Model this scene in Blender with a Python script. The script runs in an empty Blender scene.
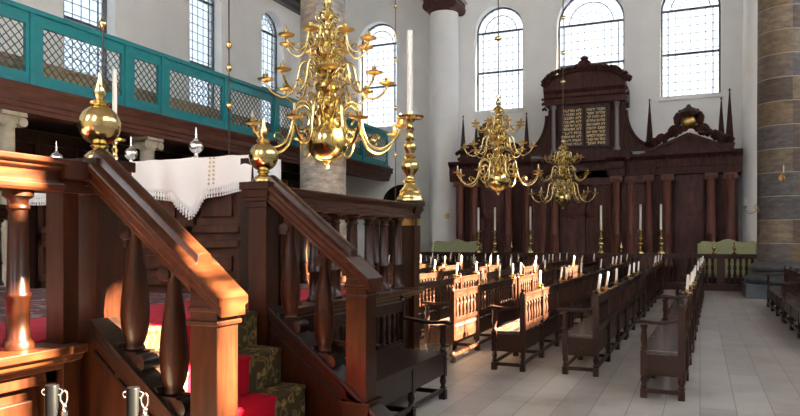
import bpy, math, random
from mathutils import Vector, Matrix
random.seed(7)
C = bpy.context.scene.collection
PI = math.pi
EYE = 1.53

# ------------------------------------------------------------------ geometry helpers
class MB:
    def __init__(s):
        s.v = []; s.f = []; s.sm = []
    def add(s, vs, fs, smooth=False):
        b = len(s.v); s.v += [tuple(p) for p in vs]
        for f in fs:
            s.f.append([i + b for i in f]); s.sm.append(smooth)
        return s
    def box(s, x0, x1, y0, y1, z0, z1):
        vs = [(x0,y0,z0),(x1,y0,z0),(x1,y1,z0),(x0,y1,z0),(x0,y0,z1),(x1,y0,z1),(x1,y1,z1),(x0,y1,z1)]
        return s.add(vs, [(0,3,2,1),(4,5,6,7),(0,1,5,4),(1,2,6,5),(2,3,7,6),(3,0,4,7)])
    def bar(s, p, q, w, h=None):
        # rectangular bar from p to q
        h = h or w
        p = Vector(p); q = Vector(q); d = (q - p).normalized()
        up = Vector((0,0,1)) if abs(d.z) < .95 else Vector((0,1,0))
        a = d.cross(up).normalized(); b = a.cross(d)
        vs = []
        for c in (p, q):
            for i, j in ((-1,-1),(1,-1),(1,1),(-1,1)):
                vs.append(c + a*i*w/2 + b*j*h/2)
        return s.add(vs, [(3,2,1,0),(4,5,6,7),(0,1,5,4),(1,2,6,5),(2,3,7,6),(3,0,4,7)])
    def lathe(s, prof, x=0, y=0, z=0, seg=16, smooth=True, xs=1, ys=1):
        vs = []; fs = []; n = len(prof)
        for r, h in prof:
            for k in range(seg):
                a = 2*PI*k/seg
                vs.append((x + xs*r*math.cos(a), y + ys*r*math.sin(a), z + h))
        for i in range(n-1):
            for k in range(seg):
                k2 = (k+1) % seg
                fs.append((i*seg+k, i*seg+k2, (i+1)*seg+k2, (i+1)*seg+k))
        fs.append(tuple(range(seg))[::-1]); fs.append(tuple((n-1)*seg+k for k in range(seg)))
        return s.add(vs, fs, smooth)
    def tube(s, pts, rad, seg=8, flat=1.0):
        pts = [Vector(p) for p in pts]; n = len(pts); vs = []; fs = []
        ref = Vector((0,0,1))
        for i, p in enumerate(pts):
            d = (pts[min(i+1,n-1)] - pts[max(i-1,0)]).normalized()
            if abs(d.dot(ref)) > .93:
                r2 = Vector((0,1,0)) if abs(d.y) < .9 else Vector((1,0,0))
            else: r2 = ref
            if i == 0: a = d.cross(r2).normalized()
            else:
                a = (pa - d*pa.dot(d)).normalized()
            pa = a; b = d.cross(a)
            r = rad(i/(n-1)) if callable(rad) else rad
            for k in range(seg):
                t = 2*PI*k/seg
                vs.append(p + a*r*math.cos(t)*flat + b*r*math.sin(t))
        for i in range(n-1):
            for k in range(seg):
                k2 = (k+1) % seg
                fs.append((i*seg+k, i*seg+k2, (i+1)*seg+k2, (i+1)*seg+k))
        fs.append(tuple(range(seg))[::-1]); fs.append(tuple((n-1)*seg+k for k in range(seg)))
        return s.add(vs, fs, True)
    def sweep(s, prof, pts, side=(0,1,0)):
        # profile [(a,z)] carried along pts, a along side, z up
        sd = Vector(side); n = len(prof); vs = []; fs = []
        for p in pts:
            p = Vector(p)
            for a, z in prof: vs.append(p + sd*a + Vector((0,0,z)))
        for i in range(len(pts)-1):
            for k in range(n):
                k2 = (k+1) % n
                fs.append((i*n+k, i*n+k2, (i+1)*n+k2, (i+1)*n+k))
        fs.append(tuple(range(n))[::-1]); fs.append(tuple((len(pts)-1)*n+k for k in range(n)))
        return s.add(vs, fs)
    def prism(s, poly, d0, d1, plane='xz'):
        # poly in a plane, thickness along the third axis
        n = len(poly); vs = []
        for d in (d0, d1):
            for a, b in poly:
                vs.append({'xz': (a, d, b), 'yz': (d, a, b), 'xy': (a, b, d)}[plane])
        fs = [tuple(range(n)), tuple(range(2*n-1, n-1, -1))]
        for k in range(n):
            k2 = (k+1) % n
            fs.append((k, n+k, n+k2, k2))
        return s.add(vs, fs)
    def xf(s, M, start=0):
        for i in range(start, len(s.v)): s.v[i] = tuple(M @ Vector(s.v[i]))
        return s

def obj(name, mb, mat, parent=None, loc=None, bevel=0):
    me = bpy.data.meshes.new(name); me.from_pydata(mb.v, [], mb.f)
    me.polygons.foreach_set('use_smooth', mb.sm); me.update()
    import bmesh
    bm = bmesh.new(); bm.from_mesh(me); bmesh.ops.recalc_face_normals(bm, faces=bm.faces); bm.to_mesh(me); bm.free()
    me.materials.append(mat)
    o = bpy.data.objects.new(name, me); C.objects.link(o)
    if parent: o.parent = parent
    if loc: o.location = loc
    if bevel:
        m = o.modifiers.new('edge', 'BEVEL'); m.width = bevel; m.segments = 2; m.limit_method = 'ANGLE'; m.angle_limit = .6
    if any(mb.sm):
        try: me.set_sharp_from_angle(angle=math.radians(50))
        except Exception: pass
    return o
def thing(name, label, cat, loc=(0,0,0), rz=0, group=None):
    o = bpy.data.objects.new(name, None); C.objects.link(o); o.empty_display_size = .1
    o.location = loc; o.rotation_euler = (0,0,rz)
    return tag(o, label, cat, group)
def tag(o, label, cat, group=None, kind=None):
    o['label'] = label; o['category'] = cat
    if group: o['group'] = group
    if kind: o['kind'] = kind
    return o
def struct(name, mb, mat, parent=None, label=None, cat=None):
    o = obj(name, mb, mat, parent)
    if not parent: o['kind'] = 'structure'
    if label: o['label'] = label; o['category'] = cat
    return o
def kids(o): return [c for c in ALLKIDS(o)]
def ALLKIDS(o): return list(o.children)
def copy_tree(o, loc=None, rz=None, label=None, group=None, parent=None):
    c = o.copy(); C.objects.link(c)
    if parent: c.parent = parent
    for ch in ALLKIDS(o): copy_tree(ch, parent=c)
    if loc is not None: c.location = loc
    if rz is not None: c.rotation_euler = (0,0,rz)
    if label: c['label'] = label
    if group: c['group'] = group
    return c
def cat_rom(P, n=6):
    P = [Vector(p) for p in P]; out = []
    for i in range(len(P)-1):
        p0 = P[max(i-1,0)]; p1 = P[i]; p2 = P[i+1]; p3 = P[min(i+2,len(P)-1)]
        for k in range(n):
            t = k/n
            out.append(.5*((2*p1)+(p2-p0)*t+(2*p0-5*p1+4*p2-p3)*t*t+(3*p1-p0-3*p2+p3)*t**3))
    out.append(P[-1]); return out

# ------------------------------------------------------------------ materials
def mat(name, col, rough=.5, metal=0, spec=.5, coat=0):
    m = bpy.data.materials.new(name); m.use_nodes = True
    b = m.node_tree.nodes['Principled BSDF']
    b.inputs['Base Color'].default_value = (*col, 1); b.inputs['Roughness'].default_value = rough
    b.inputs['Metallic'].default_value = metal
    b.inputs['Specular IOR Level'].default_value = spec
    b.inputs['Coat Weight'].default_value = coat; b.inputs['Coat Roughness'].default_value = .15
    return m
def N(m, t, **kw):
    n = m.node_tree.nodes.new(t)
    for k, v in kw.items():
        if k in n.inputs: n.inputs[k].default_value = v
        else: setattr(n, k, v)
    return n
def L(m, a, b): m.node_tree.links.new(a, b)
def ramp(m, stops):
    r = N(m, 'ShaderNodeValToRGB'); e = r.color_ramp.elements
    while len(e) < len(stops): e.new(.5)
    for i, (p, c) in enumerate(stops): e[i].position = p; e[i].color = (*c, 1)
    return r
def noisy(name, stops, scale=(6,6,6), nscale=2, rough=.5, metal=0, bump=0, coat=0, detail=5, spec=.5, coords='Object'):
    m = mat(name, stops[0][1], rough, metal, spec, coat)
    b = m.node_tree.nodes['Principled BSDF']
    tc = N(m, 'ShaderNodeTexCoord'); mp = N(m, 'ShaderNodeMapping'); mp.inputs['Scale'].default_value = scale
    nz = N(m, 'ShaderNodeTexNoise'); nz.inputs['Scale'].default_value = nscale; nz.inputs['Detail'].default_value = detail
    r = ramp(m, stops)
    L(m, tc.outputs[coords], mp.inputs[0]); L(m, mp.outputs[0], nz.inputs['Vector']); L(m, nz.outputs['Fac'], r.inputs[0]); L(m, r.outputs[0], b.inputs['Base Color'])
    if bump:
        bp = N(m, 'ShaderNodeBump'); bp.inputs['Strength'].default_value = bump; bp.inputs['Distance'].default_value = .02
        L(m, nz.outputs['Fac'], bp.inputs['Height']); L(m, bp.outputs[0], b.inputs['Normal'])
    return m

WOOD = noisy('mahogany', [(.3,(0.0139,0.0028,0.0010)),(.7,(0.0436,0.0105,0.0032))], (9,9,1.2), 3, .36, coat=.10, spec=.28)
WOODH = noisy('mahogany_rail', [(.3,(0.0217,0.0046,0.0016)),(.7,(0.0615,0.0161,0.0052))], (9,1.2,9), 3, .32, coat=.15, spec=.3)
DARKW = noisy('dark_oak', [(.3,(0.0068,0.0028,0.0019)),(.7,(0.0186,0.0068,0.0043))], (9,9,1.2), 3, .33, coat=.12, spec=.35)
BENCH = noisy('bench_oak', [(.3,(0.0171,0.0058,0.0037)),(.7,(0.0494,0.0165,0.0092))], (9,1.5,9), 3, .38, coat=.10, spec=.3)
SEATW = noisy('seat_oak_sheen', [(.3,(.065,.042,.034)),(.7,(.13,.088,.072))], (9,1.5,9), 3, .25, coat=.4)  # bench oak lightened so the colour carries the sheen on the seats
ARKW = noisy('ark_jacaranda', [(.3,(0.0293,0.0112,0.0102)),(.7,(0.0771,0.0285,0.0238))], (5,5,1), 2, .5, spec=.15)
ARKC = noisy('ark_column_wood', [(.3,(0.1159,0.0409,0.0323)),(.7,(0.2003,0.0769,0.0588))], (7,7,.8), 2, .4, coat=.08, spec=.25)
BALW = noisy('balustrade_wood', [(.3,(0.0260,0.0091,0.0065)),(.7,(0.0624,0.0221,0.0143))], (5,5,1), 2, .4, coat=.08, spec=.25)
DESKW = noisy('desk_wood', [(.3,(.035,.013,.008)),(.7,(.085,.034,.021))], (5,5,1), 2, .45, spec=.25)
ARKP = noisy('ark_panel_wood', [(.3,(0.0598,0.0214,0.0198)),(.7,(0.1142,0.0428,0.0365))], (4,4,1), 2, .45, spec=.2)
FASC = noisy('gallery_fascia_wood', [(.3,(.050,.017,.012)),(.7,(.10,.036,.025))], (5,1,5), 2, .5, spec=.3)
WAIN = noisy('wainscot_wood', [(.3,(.018,.007,.0045)),(.7,(.045,.019,.012))], (5,5,1), 2, .5, spec=.25)
BRASS = noisy('polished_brass', [(.3,(.62,.48,.19)),(.7,(.80,.66,.33))], (4,4,4), 3, .17, metal=1)
BRASSD = noisy('aged_brass', [(.3,(.50,.30,.09)),(.7,(.74,.52,.20))], (5,5,5), 3, .3, metal=1)
SILVER = mat('silver', (.80,.80,.82), .16, 1)
CANDLE = mat('white_wax', (.86,.85,.80), .45)
TEAL = noisy('teal_paint', [(.3,(.006,.17,.21)),(.7,(.012,.225,.26))], (2,2,2), 2, .38)
PLAST = noisy('white_plaster', [(.3,(.82,.80,.77)),(.7,(.88,.86,.83))], (.6,.6,.6), 2, .85)
PLASTB = noisy('back_plaster', [(.3,(.83,.845,.85)),(.7,(.89,.90,.90))], (.6,.6,.6), 2, .85)
CEIL = mat('ceiling_wood', (.30,.24,.19), .7)
LEAD = mat('lead_bars', (.09,.105,.12), .5)
IRON = mat('black_iron', (.004,.004,.005), .4, spec=.06)
CHROME = mat('chrome', (.85,.86,.88), .08, 1)
CORD = mat('cable_steel', (.10,.085,.07), .4, .6)
GREEN = noisy('green_upholstery', [(.3,(.33,.35,.18)),(.7,(.43,.45,.25))], (8,8,8), 2, .6)
GOLDL = mat('gold_leaf', (.62,.45,.22), .45, .2)
STONEC = noisy('column_sandstone', [(.3,(.24,.21,.17)),(.7,(.36,.33,.28))], (3,3,3), 2, .8, bump=.1)
PALEW = noisy('pale_oak', [(.3,(.36,.22,.12)),(.7,(.50,.33,.19))], (6,6,2), 2, .5)

def cloth_mat():
    m = mat('white_cloth', (.86,.86,.85), .9); b = m.node_tree.nodes['Principled BSDF']
    b.inputs['Sheen Weight'].default_value = .3
    tc = N(m,'ShaderNodeTexCoord'); nz = N(m,'ShaderNodeTexNoise'); nz.inputs['Scale'].default_value = 60
    bp = N(m,'ShaderNodeBump'); bp.inputs['Strength'].default_value = .15; bp.inputs['Distance'].default_value = .01
    L(m,tc.outputs['Object'],nz.inputs['Vector']); L(m,nz.outputs['Fac'],bp.inputs['Height']); L(m,bp.outputs[0],b.inputs['Normal'])
    return m
CLOTH = cloth_mat()

def floor_mat():
    m = mat('floor_boards', (.5,.45,.4), .42); b = m.node_tree.nodes['Principled BSDF']
    tc = N(m,'ShaderNodeTexCoord'); mp = N(m,'ShaderNodeMapping'); mp.inputs['Rotation'].default_value = (0,0,PI/2)
    br = N(m,'ShaderNodeTexBrick'); br.inputs['Scale'].default_value = 1; br.inputs['Brick Width'].default_value = 2.9
    br.inputs['Row Height'].default_value = .30; br.inputs['Mortar Size'].default_value = .0045; br.inputs['Mortar Smooth'].default_value = .3
    br.inputs['Color1'].default_value = (.33,.31,.30,1); br.inputs['Color2'].default_value = (.43,.41,.395,1); br.inputs['Mortar'].default_value = (.19,.17,.155,1)
    br.offset = .37
    nz = N(m,'ShaderNodeTexNoise'); nz.inputs['Scale'].default_value = 1.1; nz.inputs['Detail'].default_value = 8; nz.inputs['Roughness'].default_value = .65
    r = ramp(m, [(.28,(.55,.50,.47)),(.42,(.84,.80,.77)),(.55,(1,1,1.0)),(.75,(1.12,1.12,1.12))])
    mx = N(m,'ShaderNodeMix', data_type='RGBA', blend_type='MULTIPLY'); mx.inputs[0].default_value = 1
    L(m,tc.outputs['Object'],mp.inputs[0]); L(m,mp.outputs[0],br.inputs['Vector']); L(m,tc.outputs['Object'],nz.inputs['Vector'])
    L(m,nz.outputs['Fac'],r.inputs[0]); L(m,br.outputs['Color'],mx.inputs[6]); L(m,r.outputs[0],mx.inputs[7]); L(m,mx.outputs[2],b.inputs['Base Color'])
    rr = N(m,'ShaderNodeMapRange'); rr.inputs['To Min'].default_value = .3; rr.inputs['To Max'].default_value = .6
    L(m,nz.outputs['Fac'],rr.inputs['Value']); L(m,rr.outputs[0],b.inputs['Roughness'])
    return m
FLOOR = floor_mat()

def stone_mat(name, shift, cols=((.075,.065,.065),(.12,.085,.07),(.22,.165,.10),(.09,.10,.125),(.16,.13,.115),(.26,.21,.16))):
    m = mat(name, (.3,.3,.3), .6); b = m.node_tree.nodes['Principled BSDF']
    tc = N(m,'ShaderNodeTexCoord'); sx = N(m,'ShaderNodeSeparateXYZ'); L(m,tc.outputs['Object'],sx.inputs[0])
    nw = N(m,'ShaderNodeTexNoise'); nw.inputs['Scale'].default_value = .7; L(m,tc.outputs['Object'],nw.inputs['Vector'])
    # courses of 0.62 m
    mu = N(m,'ShaderNodeMath', operation='MULTIPLY_ADD'); mu.inputs[1].default_value = 1/.62; mu.inputs[2].default_value = shift
    L(m,sx.outputs['Z'],mu.inputs[0])
    fl = N(m,'ShaderNodeMath', operation='FLOOR'); fr = N(m,'ShaderNodeMath', operation='FRACT')
    L(m,mu.outputs[0],fl.inputs[0]); L(m,mu.outputs[0],fr.inputs[0])
    # half-drum joints: which side of the drum
    at = N(m,'ShaderNodeMath', operation='GREATER_THAN'); at.inputs[1].default_value = .12; L(m,sx.outputs['X'],at.inputs[0])
    ad = N(m,'ShaderNodeMath', operation='ADD'); L(m,fl.outputs[0],ad.inputs[0])
    hf = N(m,'ShaderNodeMath', operation='MULTIPLY'); hf.inputs[1].default_value = .37; L(m,at.outputs[0],hf.inputs[0]); L(m,hf.outputs[0],ad.inputs[1])
    wn = N(m,'ShaderNodeTexWhiteNoise', noise_dimensions='1D'); L(m,ad.outputs[0],wn.inputs['W'])
    r = ramp(m, list(zip((0,.22,.45,.6,.8,1), cols)))
    r.color_ramp.interpolation = 'LINEAR'
    L(m,wn.outputs['Value'],r.inputs[0])
    nz = N(m,'ShaderNodeTexNoise'); nz.inputs['Scale'].default_value = 3.6; nz.inputs['Detail'].default_value = 9; nz.inputs['Roughness'].default_value = .7
    mp = N(m,'ShaderNodeMapping'); mp.inputs['Scale'].default_value = (1,1,2.6); L(m,tc.outputs['Object'],mp.inputs[0]); L(m,mp.outputs[0],nz.inputs['Vector'])
    r2 = ramp(m, [(.3,(.45,.43,.44)),(.5,(.9,.86,.82)),(.72,(1.6,1.45,1.2))])
    L(m,nz.outputs['Fac'],r2.inputs[0])
    mx = N(m,'ShaderNodeMix', data_type='RGBA', blend_type='MULTIPLY'); mx.inputs[0].default_value = 1
    L(m,r.outputs[0],mx.inputs[6]); L(m,r2.outputs[0],mx.inputs[7])
    j = N(m,'ShaderNodeMath', operation='LESS_THAN'); j.inputs[1].default_value = .03; L(m,fr.outputs[0],j.inputs[0])
    mj = N(m,'ShaderNodeMix', data_type='RGBA'); mj.inputs[7].default_value = (.36,.33,.28,1)
    L(m,j.outputs[0],mj.inputs[0]); L(m,mx.outputs[2],mj.inputs[6]); L(m,mj.outputs[2],b.inputs['Base Color'])
    return m

def glass_mat(name='leaded_glass', tint=(.93,.95,.96)):
    m = bpy.data.materials.new(name); m.use_nodes = True; nt = m.node_tree; nt.nodes.clear()
    o = N(m,'ShaderNodeOutputMaterial'); t = N(m,'ShaderNodeBsdfTransparent'); t.inputs[0].default_value = (*tint,1)
    g = N(m,'ShaderNodeBsdfGlossy'); g.inputs['Roughness'].default_value = .05
    mx = N(m,'ShaderNodeMixShader'); mx.inputs[0].default_value = .06
    L(m,t.outputs[0],mx.inputs[1]); L(m,g.outputs[0],mx.inputs[2]); L(m,mx.outputs[0],o.inputs[0])
    return m
GLASS = glass_mat()
GLASSB = glass_mat('dimmed_leaded_glass', (.085,.087,.09))  # tint darkened to hold down the sky's brightness in the back windows
GLASSL = glass_mat('dimmed_bluish_leaded_glass', (.050,.057,.064))  # darker, bluer tint stands in for the dimmer outlook through the left windows

def carpet_mat(name, ground, motif, motif2, scale, x0=None, x1=None, center=None, axis='Y'):
    m = mat(name, ground, .95); b = m.node_tree.nodes['Principled BSDF']; b.inputs['Specular IOR Level'].default_value = .1
    tc = N(m,'ShaderNodeTexCoord')
    v = N(m,'ShaderNodeTexVoronoi'); v.inputs['Scale'].default_value = scale; L(m,tc.outputs['Object'],v.inputs['Vector'])
    nz = N(m,'ShaderNodeTexNoise'); nz.inputs['Scale'].default_value = scale*.8; L(m,tc.outputs['Object'],nz.inputs['Vector'])
    r = ramp(m, [(0,motif2),(.16,motif),(.30,ground),(1,ground)]); r.color_ramp.interpolation = 'CONSTANT'
    r.color_ramp.elements[1].position = .14; r.color_ramp.elements[2].position = .3
    L(m,v.outputs['Distance'],r.inputs[0])
    r3 = ramp(m, [(0,ground),(.46,ground),(.5,motif),(.54,ground)]); r3.color_ramp.interpolation = 'LINEAR'
    L(m,nz.outputs['Fac'],r3.inputs[0])
    mm = N(m,'ShaderNodeMix', data_type='RGBA'); mm.inputs[0].default_value = .5
    L(m,r.outputs[0],mm.inputs[6]); L(m,r3.outputs[0],mm.inputs[7])
    out = mm.outputs[2]
    if center:
        sx = N(m,'ShaderNodeSeparateXYZ'); L(m,tc.outputs['Object'],sx.inputs[0])
        a = N(m,'ShaderNodeMath', operation='GREATER_THAN'); a.inputs[1].default_value = x0; L(m,sx.outputs[axis],a.inputs[0])
        c = N(m,'ShaderNodeMath', operation='LESS_THAN'); c.inputs[1].default_value = x1; L(m,sx.outputs[axis],c.inputs[0])
        k = N(m,'ShaderNodeMath', operation='MULTIPLY'); L(m,a.outputs[0],k.inputs[0]); L(m,c.outputs[0],k.inputs[1])
        m2 = N(m,'ShaderNodeMix', data_type='RGBA'); m2.inputs[7].default_value = (*center,1)
        L(m,k.outputs[0],m2.inputs[0]); L(m,out,m2.inputs[6]); out = m2.outputs[2]
    L(m,out,b.inputs['Base Color'])
    return m

# ------------------------------------------------------------------ the setting
# room: back wall Y=26.5, left wall X=-15.4, right wall X=9.5, ceiling 14.5
YB, XL, XR, ZC = 26.5, -15.4, 9.5, 14.6
YF = -6.0
m = MB(); m.box(XL-.3, XR+.3, YF, YB+.3, -.2, 0)
struct('floor', m, FLOOR)
m = MB(); m.box(XL-.3, XR+.3, YF, YB+.3, ZC, ZC+.2)
struct('ceiling', m, CEIL)

def arched_wall(name, a0, a1, h, wins, place, thick, mt):
    """wall in (a, z); wins = (centre, width, sill, top); place(a, t, z) -> xyz, t = depth outward"""
    mb = MB()
    def quad(pts, sm=False): mb.add([place(*p) for p in pts], [(0,1,2,3)], sm)
    xs = a0
    for t in (0, thick):
        cur = a0
        for c, w, s, tp in sorted(wins):
            l, r = c-w/2, c+w/2
            quad([(cur,t,0),(l,t,0),(l,t,h),(cur,t,h)])
            if s > 0: quad([(l,t,0),(r,t,0),(r,t,s),(l,t,s)])
            n = 20; R = w/2; sp = tp-R
            for k in range(n):
                x0 = c-R*math.cos(PI*k/n); x1 = c-R*math.cos(PI*(k+1)/n)
                z0 = sp+R*math.sin(PI*k/n); z1 = sp+R*math.sin(PI*(k+1)/n)
                quad([(x0,t,z0),(x1,t,z1),(x1,t,h),(x0,t,h)])
                if t == 0: quad([(x0,0,z0),(x1,0,z1),(x1,thick,z1),(x0,thick,z0)], True)
            if t == 0:
                quad([(l,0,s),(l,0,sp),(l,thick,sp),(l,thick,s)]); quad([(r,0,s),(r,0,sp),(r,thick,sp),(r,thick,s)])
                quad([(l,0,s),(r,0,s),(r,thick,s),(l,thick,s)])
            cur = r
        quad([(cur,t,0),(a1,t,0),(a1,t,h),(cur,t,h)])
    me = bpy.data.meshes.new(name); me.from_pydata(mb.v, [], mb.f); me.update(); me.materials.append(mt)
    o = bpy.data.objects.new(name, me); C.objects.link(o); o['kind'] = 'structure'
    return o
pb = lambda a, t, z: (a, YB+t, z)
pl = lambda a, t, z: (XL-t, a, z)
pr = lambda a, t, z: (XR+t, a, z)
WB = [(-12.58,1.8,6.3,10.8),(-7.29,1.94,6.65,10.8),(-3.78,2.46,6.65,10.95),(-.32,1.98,6.65,10.8)]
WL = [(4.9,1.75,5.3,10.7),(9.45,1.75,5.3,10.7),(14.03,1.75,5.3,10.7),(18.88,1.65,5.3,10.6),(22.88,1.5,5.3,10.5)]
WF = [(-7.5,2,5.5,11.5),(-0.5,2,5.5,11.5)]
WR = [(0.0,2.0,8.2,13.2),(4.10,2.0,8.2,13.2),(5.665,1.07,8.2,10.35),(10.98,1.5,8.5,13.2),(14.6,2.0,9.2,13.2),(19.3,1.9,9.2,13.2)]  # unseen right windows, placed and sized to steer sun patches onto platform and benches
arched_wall('wall_back', XL, XR, ZC, WB, pb, .55, PLASTB)
arched_wall('wall_left', YF, YB, ZC, WL, pl, .55, PLAST)
arched_wall('wall_right', YF, YB, ZC, WR, pr, .45, PLAST)
arched_wall('wall_front', XL, XR, ZC, WF, lambda a,t,z:(a,YF-t,z), .45, PLAST)

def window(n, w, place, depth=.35, fine=.25, gl=None):
    c, W, s, tp = w
    R = W/2; sp = tp-R; f = MB()
    def P(a, z, t=0): return place(a, depth+t, z)
    def B(p, q, wd): f.bar(P(*p), P(*q), wd, wd)
    arc = lambda r, k, nn=24: (c-r*math.cos(PI*k/nn), sp+r*math.sin(PI*k/nn))
    for k in range(24): B(arc(R-.03,k), arc(R-.03,k+1), .07)
    B((c-R+.03,s),(c-R+.03,sp),.07); B((c+R-.03,s),(c+R-.03,sp),.07); B((c-R,s+.03),(c+R,s+.03),.07)
    o = struct('window_%d' % n, f, LEAD)
    g = MB()
    for z in (sp, s+(sp-s)*.5): 
        g.bar(P(c-R,z), P(c+R,z), .075, .075)
    obj('transom', g, LEAD, o)
    g = MB()
    B2 = lambda p, q, wd=.017: g.bar(P(*p), P(*q), wd, wd)
    for k in range(24):
        B2(arc(R*.66,k), arc(R*.66,k+1), .03)
        if k < 24: B2(arc(R*.36,k), arc(R*.36,k+1))
    for k in range(1,8): B2(arc(R*.36,k,8), arc(R*.97,k,8))
    nv = int(round(W/fine))
    for k in range(1,nv):
        a = c-R+W*k/nv
        B2((a,s),(a,sp), .034 if k in (1,nv-1) else .017)
    nh = int(round((sp-s)/.30))
    for k in range(1,nh): B2((c-R,s+(sp-s)*k/nh),(c+R,s+(sp-s)*k/nh))
    obj('lead_lattice', g, LEAD, o)
    g = MB()
    pts = [(c-R,s),(c+R,s)]+[(c+R*math.cos(PI*k/24), sp+R*math.sin(PI*k/24)) for k in range(25)]
    base = len(g.v)
    g.add([place(a, depth+.02, z) for a, z in pts], [tuple(range(len(pts)))])
    obj('glass_pane', g, gl or GLASS, o)
    return o
k = 1
for w in WB: window(k, w, pb, gl=GLASSB); k += 1
for w in WL: window(k, w, pl, fine=.28, gl=GLASSL); k += 1
for w in WR: window(k, w, pr, fine=.5); k += 1
for w in WF: window(k, w, lambda a,t,z:(a,YF-t,z), fine=.6); k += 1
m = MB(); m.box(XR+.25, XR+.42, 3.08, 5.10, 10.38, 10.70)  # added unseen bar across a right window, throws a dark band on the balusters
struct('trim_6', m, PLAST)
# sills below the back windows, cornice along the left wall
for i, w in enumerate(WB):
    m = MB(); m.box(w[0]-w[1]/2-.06, w[0]+w[1]/2+.06, YB-.13, YB+.3, w[2]-.14, w[2]-.002)
    struct('trim_%d' % (i+1), m, PLASTB)
m = MB(); m.sweep([(0,0),(.25,0),(.3,.12),(.3,.3),(.45,.42),(.45,.6),(0,.6)], [(XL,-4,10.95),(XL,YB,10.95)], side=(1,0,0))
struct('trim_5', m, DARKW)
m = MB(); m.box(XL, XL+.06, -4, YB, 0, 4.28)
for y in [i*1.3-3.4 for i in range(23)]:
    m.box(XL+.05, XL+.13, y, y+.16, .2, 4.1)
for z in (.2, 1.9, 3.95): m.box(XL+.05, XL+.14, -4, YB, z, z+.15)
struct('wall_left_wainscot', m, WAIN)
# arched doorway in the back wall, beside the left gallery
m = MB(); m.box(-12.1,-10.6,YB-.08,YB-.002,0,3.1)
m.prism([(-11.35+.78*math.cos(PI*k/16), 3.1+.62*math.sin(PI*k/16)) for k in range(17)], YB-.1, YB-.004)
d1 = struct('door_1', m, DARKW)
m = MB(); m.box(-12.0,-10.7,YB-.13,YB-.07,.1,2.9); obj('door_leaf', m, WAIN, d1)
m = MB()
m.tube([(-11.35+.84*math.cos(PI*k/16), YB-.12, 3.1+.68*math.sin(PI*k/16)) for k in range(17)], .07); obj('arched_hood', m, DARKW, d1)

# ------------------------------------------------------------------ white engaged columns
def white_column(x, label):
    t = thing('white_column', label, 'column', (x, 25.85, 0))
    m = MB(); m.lathe([(.62,.5),(.60,.6),(.60,4),(.585,8),(.55,10.5)], seg=40); obj('shaft', m, PLASTB, t)
    m = MB(); m.box(-.66,.66,-.6,.64,0,.28); m.lathe([(.64,.28),(.66,.36),(.64,.44),(.63,.5)], seg=32); obj('base', m, DARKW, t)
    m = MB(); m.lathe([(.56,10.5),(.62,10.55),(.6,10.62),(.68,10.75)], seg=24); m.box(-.66,.66,-.6,.64,10.86,11.0)
    for sx in (-1,1):
        st = len(m.v); m.lathe([(.05,-.62),(.2,-.6),(.2,.6),(.05,.62)], seg=16)
        m.xf(Matrix.Translation((sx*.5,0,10.72)) @ Matrix.Rotation(PI/2,4,'X'), st)
    m.box(-.5,.5,-.55,.6,10.66,10.88)
    obj('capital', m, FASC, t)
    m = MB(); m.box(-.8,.8,-.62,.64,11.0,12.2); obj('entablature_block', m, PLASTB, t)
white_column(-9.32, 'white round column standing left of the dark wooden ark')
white_column(1.90, 'white round column between the ark and the banded stone pillar')

# stone pillars
def stone_pillar(x, y, r, mt, label):
    t = thing('stone_pillar', label, 'pillar', (x,y,0))
    m = MB(); m.lathe([(r*1.02,.95),(r,1.1),(r,5),(r*.97,9),(r*.93,12.6)], seg=48); obj('shaft', m, mt, t)
    m = MB(); R = r
    m.box(-R*1.5,R*1.5,-R*1.5,R*1.5,0,.36)
    m.lathe([(R*1.40,.36),(R*1.48,.42),(R*1.48,.5),(R*1.38,.58),(R*1.25,.64),(R*1.22,.70),(R*1.3,.76),(R*1.3,.82),(R*1.15,.9),(R*1.03,.97)], seg=48)
    obj('base', m, BLUEST, t)
    m = MB(); m.lathe([(r*.93,12.6),(r*1.2,12.9),(r*1.25,13.2)], seg=24); m.box(-r*1.3,r*1.3,-r*1.3,r*1.3,13.2,ZC-.02); obj('capital', m, mt, t)
BLUEST = noisy('blue_stone', [(.3,(.045,.05,.06)),(.7,(.10,.11,.125))], (2,2,2), 2, .45)
stone_pillar(-9.7, 16.9, .645, stone_mat('banded_stone_a', .3, ((.40,.39,.38),(.30,.23,.18),(.50,.48,.45),(.38,.40,.43),(.43,.38,.31),(.56,.55,.52))), 'banded stone pillar rising behind the largest brass chandelier')
stone_pillar(2.08, 21.06, .66, stone_mat('banded_stone_b', 3.7), 'massive banded stone pillar at the aisle edge right of the ark')

# ------------------------------------------------------------------ gallery on the left
GX = -11.9
gal = thing('gallery', 'long balcony with teal parapet along the left wall', 'balcony', (GX,0,4.4))
m = MB(); m.box(XL-GX+.01, .1, -2, YB-.1, -.1, 0); obj('gallery_floor', m, DARKW, gal)
m = MB(); m.sweep([(-.3,-.42),(.02,-.42),(.02,-.34),(.06,-.32),(.06,-.24),(.10,-.22),(.10,-.1),(.16,-.02),(.20,.05),(.20,.10),(-.3,.10)], [(0,-2,0),(0,YB-.3,0)], side=(1,0,0)); obj('fascia', m, FASC, gal)
TEALL = mat('lattice_metal',(.06,.10,.11),.5)
posts = [4.6,7.0,9.40,11.80,12.94,15.34,17.74,18.9,21.3,23.7,26.1]
ZT = 1.56
m = MB(); m.box(-.10,.10,-2,YB-.3,ZT-.04,ZT+.05); obj('top_rail', m, TEAL, gal)
m = MB(); m.box(-.06,.06,-2,YB-.3,.1,.2); obj('bottom_rail', m, TEAL, gal)
lat_cache = {}
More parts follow.
